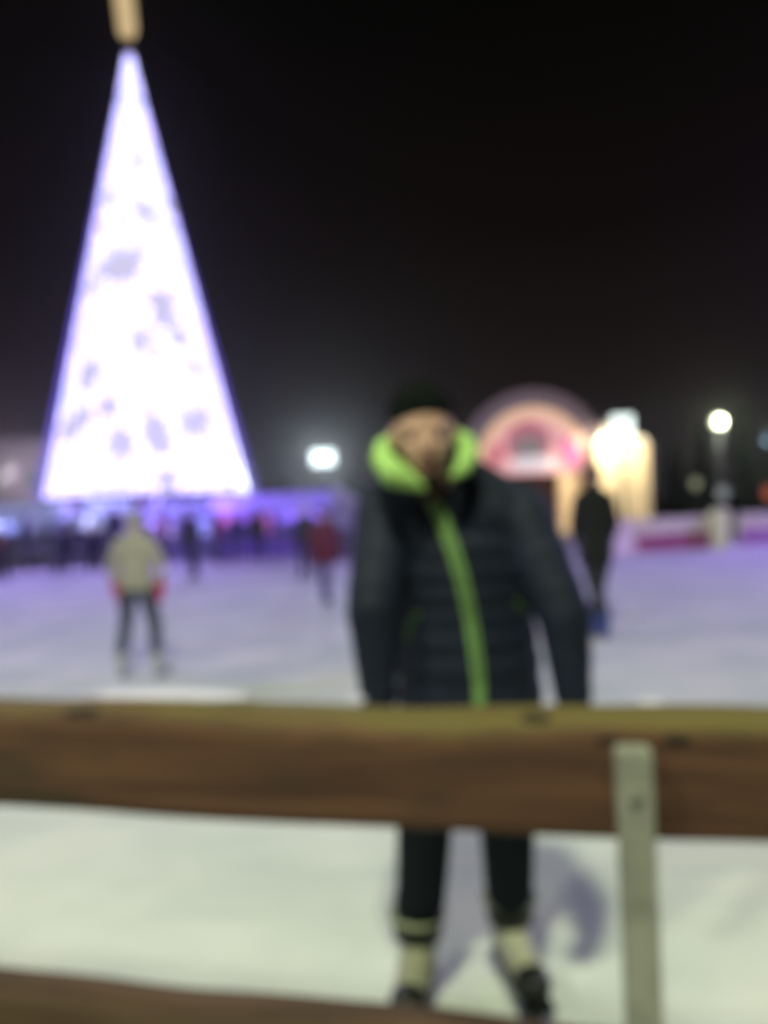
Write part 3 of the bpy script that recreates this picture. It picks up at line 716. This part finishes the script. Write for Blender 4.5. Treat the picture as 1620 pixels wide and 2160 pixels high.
# ------------------------------------------------------------------ stalls and stands below the tree
def stall(name, px0, px1, py_top, py_bot, Y, rz, wall, roof, label, panels=(), depth=2.4, glow=(.5, .35, 1), watts=22):
    a = at(px0, py_top, Y); b = at(px1, py_top, Y); w = (b - a).length; h = (a.z + b.z) / 2
    c = (a + b) / 2; root = empty(name, (c.x, Y, 0), rz); tag(root, label, 'stall')
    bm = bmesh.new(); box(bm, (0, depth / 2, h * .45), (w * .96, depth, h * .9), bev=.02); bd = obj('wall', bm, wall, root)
    bm = bmesh.new(); hz = h * .9
    v = [(-w / 2 - .1, -.7, hz - .22), (w / 2 + .1, -.7, hz - .22), (w / 2 + .1, .2, hz + .25), (-w / 2 - .1, .2, hz + .25)]
    t = [bm.verts.new(p) for p in v]; u = [bm.verts.new((p[0], p[1], p[2] - .08)) for p in v]
    bm.faces.new(t); bm.faces.new(u[::-1])
    for k in range(4): bm.faces.new((t[k], t[(k + 1) % 4], u[(k + 1) % 4], u[k]))
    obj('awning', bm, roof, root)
    bm = bmesh.new(); box(bm, (0, -.28, .95), (w * .9, .5, .07), bev=.01); obj('counter', bm, mat('counter_wood', (.08, .05, .04), .6), root)
    for q_ in (-.3, .3):      # bulbs under the awning
        bm = bmesh.new(); ball(bm, (q_ * w, -.45, hz - .28), (.06, .06, .07)); obj('bulb', bm, mat('bulb_' + name, (.8, .8, .8), .4, 0, glow, 1), root, smooth=True)
        lamp('stall_bulb', 'POINT', (c.x + q_ * w * math.cos(rz), Y - .5 + q_ * w * math.sin(rz), hz - .42), watts, glow, size=.1)
    for (fx, fz, pw, ph, m) in panels:
        bm = bmesh.new(); box(bm, (fx * w, -.045, fz * h), (pw * w, .08, ph * h), bev=.01); obj('panel', bm, m, root)
    return root
VIO = mat('violet_lit_panel', (.2, .12, .5), .6, 0, (.16, .10, .50), 1.1); MAG = mat('magenta_lit_panel', (.4, .1, .3), .6, 0, (.30, .08, .30), 1.5)
LIL = mat('lilac_lit_panel', (.3, .28, .6), .6, 0, (.33, .25, .62), 1.5); PERI = mat('periwinkle_lit_panel', (.2, .25, .6), .6, 0, (.22, .24, .62), 1.5)
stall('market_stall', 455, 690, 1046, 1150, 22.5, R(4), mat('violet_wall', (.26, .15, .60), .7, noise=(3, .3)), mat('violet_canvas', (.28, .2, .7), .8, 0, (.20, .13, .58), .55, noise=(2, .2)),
      'violet lit market stall with sloping awning right of the light tree', [(-.38, .62, .18, .22, MAG), (-.12, .55, .2, .3, MAG), (.15, .65, .22, .3, VIO), (.38, .5, .14, .4, VIO)])
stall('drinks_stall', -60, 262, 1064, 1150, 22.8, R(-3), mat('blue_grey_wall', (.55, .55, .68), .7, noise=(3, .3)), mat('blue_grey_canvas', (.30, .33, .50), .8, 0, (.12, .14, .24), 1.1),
      'long blue grey stand at far left behind the bench', glow=(.62, .65, 1), watts=24, panels=[(-.25, .66, .12, .22, mat('dim_blue_window', (.1, .12, .3), .5, 0, (.05, .06, .18), 1)), (.08, .66, .10, .25, mat('dim_blue_window', (0, 0, 0))), (.3, .6, .12, .2, mat('dim_grey_window', (.2, .2, .25), .5, 0, (.10, .11, .17), 1))])
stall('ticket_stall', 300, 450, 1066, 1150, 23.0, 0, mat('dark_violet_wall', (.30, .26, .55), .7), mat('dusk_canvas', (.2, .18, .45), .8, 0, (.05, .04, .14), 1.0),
      'small stall under the middle of the light tree with lilac lit windows', [(-.17, .6, .22, .34, LIL), (.35, .62, .20, .36, PERI)])

# white pavilion corner behind the man
pav = empty('pavilion', (*at(712, 1060, 24)[:2], 0)); tag(pav, 'small pale grey pavilion with pitched roof between the violet stall and the man', 'pavilion')
bm = bmesh.new(); box(bm, (0, 1, .75), (1.1, 2, 1.5), bev=.02); obj('wall', bm, mat('pavilion_wall', (.30, .28, .34), .7), pav)
bm = bmesh.new(); slab(bm, [(-.7, 1.5), (.7, 1.5), (0, 2.0)], -.2, 2.2); obj('roof', bm, mat('pavilion_roof', (.5, .5, .55), .7), pav)

# far-left building
bl = empty('town_building', (*at(20, 1060, 42)[:2], 0)); tag(bl, 'dim grey flat roofed building at the far left behind the light tree', 'building')
hz = at(30, 935, 42).z
bm = bmesh.new(); box(bm, (-1.5, 4, hz / 2), (8.6, 8, hz)); obj('wall', bm, mat('grey_plaster', (.25, .22, .24), .8, 0, None, 0, noise=(1, .2)), bl)
bm = bmesh.new(); box(bm, (-1.5, 4, hz + .12), (9.0, 8.4, .24)); obj('roof', bm, mat('dark_roof', (.12, .11, .13), .8), bl)
for k in range(4):
    bm = bmesh.new(); box(bm, (-4.6 + 2.0 * k, -.03, hz * .62), (.9, .08, 1.2)); o = obj('window', bm, mat('dull_window', (.05, .06, .07), .2, 0, (.16, .17, .13), .5), bl)
lamp('courtyard_glow', 'POINT', at(20, 1000, 36), 900, (1, .86, .95), size=.3)

# ------------------------------------------------------------------ rink boards on the far side
def board(x0, y0, x1, y1, h, panel, label):
    d = Vector((x1 - x0, y1 - y0, 0)); L_ = d.length; rz = math.atan2(d.y, d.x)
    root = empty('rink_board', ((x0 + x1) / 2, (y0 + y1) / 2, 0), rz); tag(root, label, 'barrier', 'rink boards along the far edge')
    bm = bmesh.new(); box(bm, (0, 0, h / 2), (L_ - .02, .06, h), bev=.008); obj('board', bm, mat('white_board', (.90, .82, .60), .5, noise=(3, .2)), root)
    bm = bmesh.new(); box(bm, (0, -.045, h * .30), (L_ - .08, .03, h * .48), bev=.005); obj('banner', bm, panel, root)
    bm = bmesh.new(); box(bm, (0, 0, h + .02), (L_, .10, .05), bev=.01); obj('top_rail', bm, mat('board_cap', (.90, .86, .66), .5), root)
MR = mat('maroon_banner', (.48, .10, .22), .6, noise=(3, .35)); WB = mat('white_banner', (.85, .76, .62), .6); PK = mat('mauve_banner', (.45, .20, .42), .6)
edges = [((1240, 1178), (1338, 1168), WB, 'white rink board nearest the person in the long black coat'),
         ((1338, 1168), (1498, 1158), MR, 'rink board with maroon banner left of the pale yellow pillar'),
         ((1560, 1152), (1700, 1146), PK, 'rink board with mauve banner at the right edge of the photo')]
for (a, b, m, lb) in edges:
    A, B_ = ground(*a), ground(*b); board(A.x, A.y, B_.x, B_.y, .74, m, lb)
A = ground(1520, 1158); pil = empty('bollard_pillar', (A.x, A.y, 0)); tag(pil, 'pale yellow lit pillar standing between two rink boards', 'pillar')
PY = mat('pale_yellow_shade', (.5, .5, .3), .6, 0, (.60, .62, .38), .3)
bm = bmesh.new(); tube(bm, [(0, 0, 0), (0, 0, .72)], .17); obj('shaft', bm, PY, pil, smooth=True)
bm = bmesh.new(); ball(bm, (0, 0, .80), (.24, .24, .15)); obj('lamp_shade', bm, PY, pil, smooth=True)

# ------------------------------------------------------------------ arch gateway with lit tympanum
AY = 30.0; sA = AY / F_PX
ac = at(1122, 977, AY); arch = empty('arch_gateway', (ac.x, AY, 0)); tag(arch, 'round arched gateway with peach lit front and round pink emblem right of the man', 'gateway')
def arc_ring(bm, r0, r1, z, y0, y1, a0=-8, a1=188, n=40):
    pts = [(r1 * math.cos(R(a0 + (a1 - a0) * k / n)), z + r1 * math.sin(R(a0 + (a1 - a0) * k / n))) for k in range(n + 1)]
    pts2 = [(r0 * math.cos(R(a0 + (a1 - a0) * k / n)), z + r0 * math.sin(R(a0 + (a1 - a0) * k / n))) for k in range(n + 1)]
    for k in range(n): slab(bm, [pts[k], pts[k + 1], pts2[k + 1], pts2[k]], y0, y1)
    bmesh.ops.remove_doubles(bm, verts=bm.verts, dist=1e-5)
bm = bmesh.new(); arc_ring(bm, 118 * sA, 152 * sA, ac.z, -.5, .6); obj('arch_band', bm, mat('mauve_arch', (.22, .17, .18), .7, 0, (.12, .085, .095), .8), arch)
bm = bmesh.new(); arc_ring(bm, 96 * sA, 118 * sA, ac.z, -.35, .5); obj('inner_band', bm, mat('peach_light_band', (.6, .4, .3), .6, 0, (.78, .50, .33), .9), arch)
bm = bmesh.new()
pts = [(97 * sA * math.cos(R(-14 + 208 * k / 40)), ac.z + 97 * sA * math.sin(R(-14 + 208 * k / 40))) for k in range(41)]; slab(bm, pts, -.15, .3)
obj('tympanum', bm, mat('pink_lit_panel', (.6, .35, .35), .6, 0, (.68, .38, .38), .85), arch)
def disc(name, px, py, rx, rz_, y, m, rot=0, th=.06):
    p = at(px, py, AY) - Vector((ac.x, AY, 0)); bm = bmesh.new(); 
    pts = [(rx * sA * math.cos(t), rz_ * sA * math.sin(t)) for t in [2 * math.pi * k / 28 for k in range(28)]]
    slab(bm, pts, -th, 0); o = obj(name, bm, m, arch); o.location = (p.x, y, p.z); o.rotation_euler.y = R(rot)
disc('emblem', 1112, 935, 46, 46, -.18, mat('rose_emblem', (.5, .2, .24), .6, 0, (.42, .16, .19), .8))
disc('emblem_centre', 1113, 946, 32, 24, -.26, mat('grey_emblem', (.3, .26, .25), .6, 0, (.24, .20, .19), .8))
disc('light_bar', 1120, 978, 48, 15, -.34, mat('white_lit_bar', (.7, .65, .65), .6, 0, (.80, .72, .74), .85))
disc('petal', 1200, 955, 15, 34, -.40, mat('magenta_petal', (.5, .1, .3), .6, 0, (.52, .12, .30), .8), -22)
disc('petal', 1040, 962, 15, 28, -.40, mat('red_petal', (.5, .12, .15), .6, 0, (.62, .18, .22), .8), 25)
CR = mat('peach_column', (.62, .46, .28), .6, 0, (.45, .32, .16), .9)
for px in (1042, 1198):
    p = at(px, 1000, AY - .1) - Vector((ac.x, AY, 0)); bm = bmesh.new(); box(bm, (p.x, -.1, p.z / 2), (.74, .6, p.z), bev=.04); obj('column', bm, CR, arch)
bm = bmesh.new(); box(bm, (0, 1.6, 1.1), (3.0, .2, 2.2)); obj('doorway_shade', bm, mat('brown_opening_shade', (.10, .06, .03), .8), arch)  # brown panel stands in for the shade inside the gateway opening

# ------------------------------------------------------------------ peaked tent, floodlit
HY = 28.0; sH = HY / F_PX
tc_ = at(1293, 1000, HY + 1.4); tent = empty('pagoda_tent', (tc_.x, HY + 1.4, 0)); tag(tent, 'cream peaked tent glaring under a floodlight, right of the arched gateway', 'tent')
TM = mat('cream_canvas', (.80, .68, .44), .8, noise=(1.5, .1)); hw = 56 * sH
ez = at(1308, 935, HY).z; pk = at(1315, 868, HY + 1).z
bm = bmesh.new(); box(bm, (0, 0, ez / 2), (hw * 2, 2.4, ez)); obj('wall', bm, TM, tent)
bm = bmesh.new(); r_ = [(1.05, 0), (.62, .32), (.32, .60), (.12, .86), (.02, 1)]; prev = None
for (f_, t) in r_:
    cur = [bm.verts.new((sx_ * hw * f_, sy_ * 1.3 * f_, ez + (pk - ez) * t)) for sx_, sy_ in ((-1, -1), (1, -1), (1, 1), (-1, 1))]
    if prev:
        for k in range(4): bm.faces.new((prev[k], prev[(k + 1) % 4], cur[(k + 1) % 4], cur[k]))
    prev = cur
bm.faces.new(prev); obj('roof', bm, mat('white_canvas', (.8, .78, .7), .8), tent)
for sx_ in (-1, 1):
    bm = bmesh.new(); tube(bm, [(sx_ * (hw + .04), -1.24, 0), (sx_ * (hw + .04), -1.24, ez)], .04); obj('pole', bm, FR, tent)

def flood_mast(px, py, Y, w, h, col, es, energy, label, lamp_off=(0, -.6, 0), lcol=None, target=None, cone=140):
    p = at(px, py, Y); root = empty('floodlight_mast', (p.x, Y, 0)); tag(root, label, 'floodlight')
    bm = bmesh.new(); tube(bm, [(0, .15, 0), (0, .15, p.z)], [.07, .05]); obj('pole', bm, FR, root, smooth=True)
    bm = bmesh.new(); box(bm, (0, .15, .05), (.3, .3, .1), bev=.01); obj('base', bm, FR, root)
    for q_ in (-.5, .5):
        bm = bmesh.new(); box(bm, (q_ * w * .52, .02, p.z), (w * .48, .14, h), bev=.02); o = obj('lamp_head', bm, CAN, root)
        bm = bmesh.new(); box(bm, (q_ * w * .52, -.06, p.z), (w * .44, .02, h * .88)); obj('lens', bm, mat('lens_' + ''.join(ch for ch in label[:12] if ch.isalpha()), (.8, .8, .8), .3, 0, col, es), o)
    if energy: lamp('flood_beam', 'SPOT', p + Vector(lamp_off), energy, lcol or col, target, .25, cone)
    return root
flood_mast(682, 966, 30, .90, .64, (.85, 1.0, .92), 2.0, 1500, 'twin floodlight glaring white between the light tree and the man', target=(0, 14, 0), lcol=(.8, .95, 1))
flood_mast(1312, 902, 26.6, .75, .95, (1.0, .95, .80), 3.4, 950, 'twin floodlight glaring in front of the peaked cream tent', lamp_off=(-.2, .35, .25), lcol=(1, .86, .6), target=(tc_.x, 29, 1.8), cone=110)

def street_lamp(px, py, Y, col, es, energy, label, r=.24):
    p = at(px, py, Y); root = empty('street_lamp', (p.x, Y, 0)); tag(root, label, 'street lamp', 'globe lamps in the park behind the rink')
    bm = bmesh.new(); tube(bm, [(0, 0, 0), (0, 0, .5), (0, 0, p.z - r)], [.12, .07, .05]); obj('pole', bm, FR, root, smooth=True)
    bm = bmesh.new(); tube(bm, [(0, 0, p.z - r - .08), (0, 0, p.z - r + .04)], [.08, .14]); obj('collar', bm, CAN, root, smooth=True)
    bm = bmesh.new(); ball(bm, (0, 0, p.z), (r, r, r)); obj('globe', bm, mat('globe_' + str(int(px)), (.8, .8, .7), .3, 0, col, es), root, smooth=True)
    lamp('globe_light', 'POINT', p + Vector((0, -r - .1, 0)), energy, col, size=.2)
street_lamp(1515, 890, 34, (.92, 1.0, .66), 1.25, 260, 'globe street lamp glowing yellowish green above the dark spruces', .27)
street_lamp(1632, 925, 40, (.5, .8, 1.0), 1.2, 120, 'dim bluish globe street lamp cut off by the right edge of the photo', .45)
for px, py, r_, cl, lb in ((1622, 1040, .20, (.35, .08, .04), 'small red lantern at the right edge of the photo'), (1468, 1020, .15, (.25, .27, .16), 'small dim greenish lantern left of the spruces'), (1525, 1040, .2, (.22, .24, .24), 'small dim grey lantern below the globe lamp')):
    p = at(px, py, 27); root = empty('lantern', (p.x, 27, 0)); tag(root, lb, 'lantern', 'small lanterns on thin stakes')
    bm = bmesh.new(); tube(bm, [(0, 0, 0), (0, 0, p.z - r_)], .025); obj('stake', bm, CAN, root)
    bm = bmesh.new(); ball(bm, (0, 0, p.z), (r_, r_, r_ * 1.2)); o = obj('lamp_shade', bm, mat('lantern_' + str(px), cl, .5, 0, cl, .9), root, smooth=True)

# ------------------------------------------------------------------ park trees and hedge behind
BARK = mat('bark', (.035, .028, .022), .9, noise=(8, .4)); NEED = mat('spruce_needles', (.035, .06, .04), .8, noise=(2, .4))
def spruce(px, Y, h, label, seed):
    rnd = random.Random(seed); p = at(px, 1040, Y); root = empty('spruce_tree', (p.x, Y, 0)); tag(root, label, 'tree', 'dark spruces in the park')
    bm = bmesh.new(); tube(bm, [(0, 0, -.05), (0, 0, h * .5), (0, 0, h)], [.16, .09, .02]); obj('trunk', bm, BARK, root, smooth=True)
    bm = bmesh.new()
    for k in range(170):
        t = rnd.random() ** .8; z = h * (.12 + .86 * t); L_ = (h * .24) * (1 - t) + .12; L_ *= rnd.uniform(.6, 1.15); a = rnd.uniform(0, 6.283)
        d = Vector((math.cos(a), math.sin(a), -.25)); n_ = int(8 + L_ * 14)
        for j in range(n_):
            f_ = rnd.uniform(.15, 1); c = Vector((0, 0, z)) + d * L_ * f_ + Vector([rnd.uniform(-.12, .12) for _ in range(3)])
            s_ = rnd.uniform(.05, .12); u = Vector([rnd.uniform(-1, 1) for _ in range(3)]).normalized() * s_; v = u.cross(Vector([rnd.uniform(-1, 1) for _ in range(3)])).normalized() * s_ * .5
            bm.faces.new([bm.verts.new(c + u), bm.verts.new(c + v), bm.verts.new(c - u), bm.verts.new(c - v)])
    obj('crown', bm, NEED, root)
for px, Y, h, lb, sd in ((1425, 33, 3.4, 'small dark spruce just right of the peaked tent', 1), (1480, 37, 4.4, 'dark spruce left behind the globe street lamp', 2), (1572, 36, 5.0, 'tallest dark spruce right of the globe street lamp', 3), (1640, 33, 4.6, 'dark spruce cut off by the right edge of the photo', 4),
                         (600, 36, 2.6, 'small dark spruce between the light tree and the twin floodlight', 5), (745, 36, 2.8, 'small dark spruce behind the pavilion', 6)):
    spruce(px, Y, h, lb, sd)

# ------------------------------------------------------------------ thin frosty air
bm = bmesh.new(); box(bm, (0, 100, 12), (262, 242, 27))
hm = bpy.data.materials.new('frosty_air'); hm.use_nodes = True; hn = hm.node_tree; hn.nodes.remove(hn.nodes['Principled BSDF'])
pv = hn.nodes.new('ShaderNodeVolumePrincipled'); pv.inputs['Color'].default_value = (.9, .9, .95, 1)
pv.inputs['Density'].default_value = .0012; pv.inputs['Anisotropy'].default_value = .88
hn.links.new(pv.outputs[0], [n_ for n_ in hn.nodes if n_.type == 'OUTPUT_MATERIAL'][0].inputs['Volume'])
o = obj('haze', bm, hm); tag(o, kind='stuff')
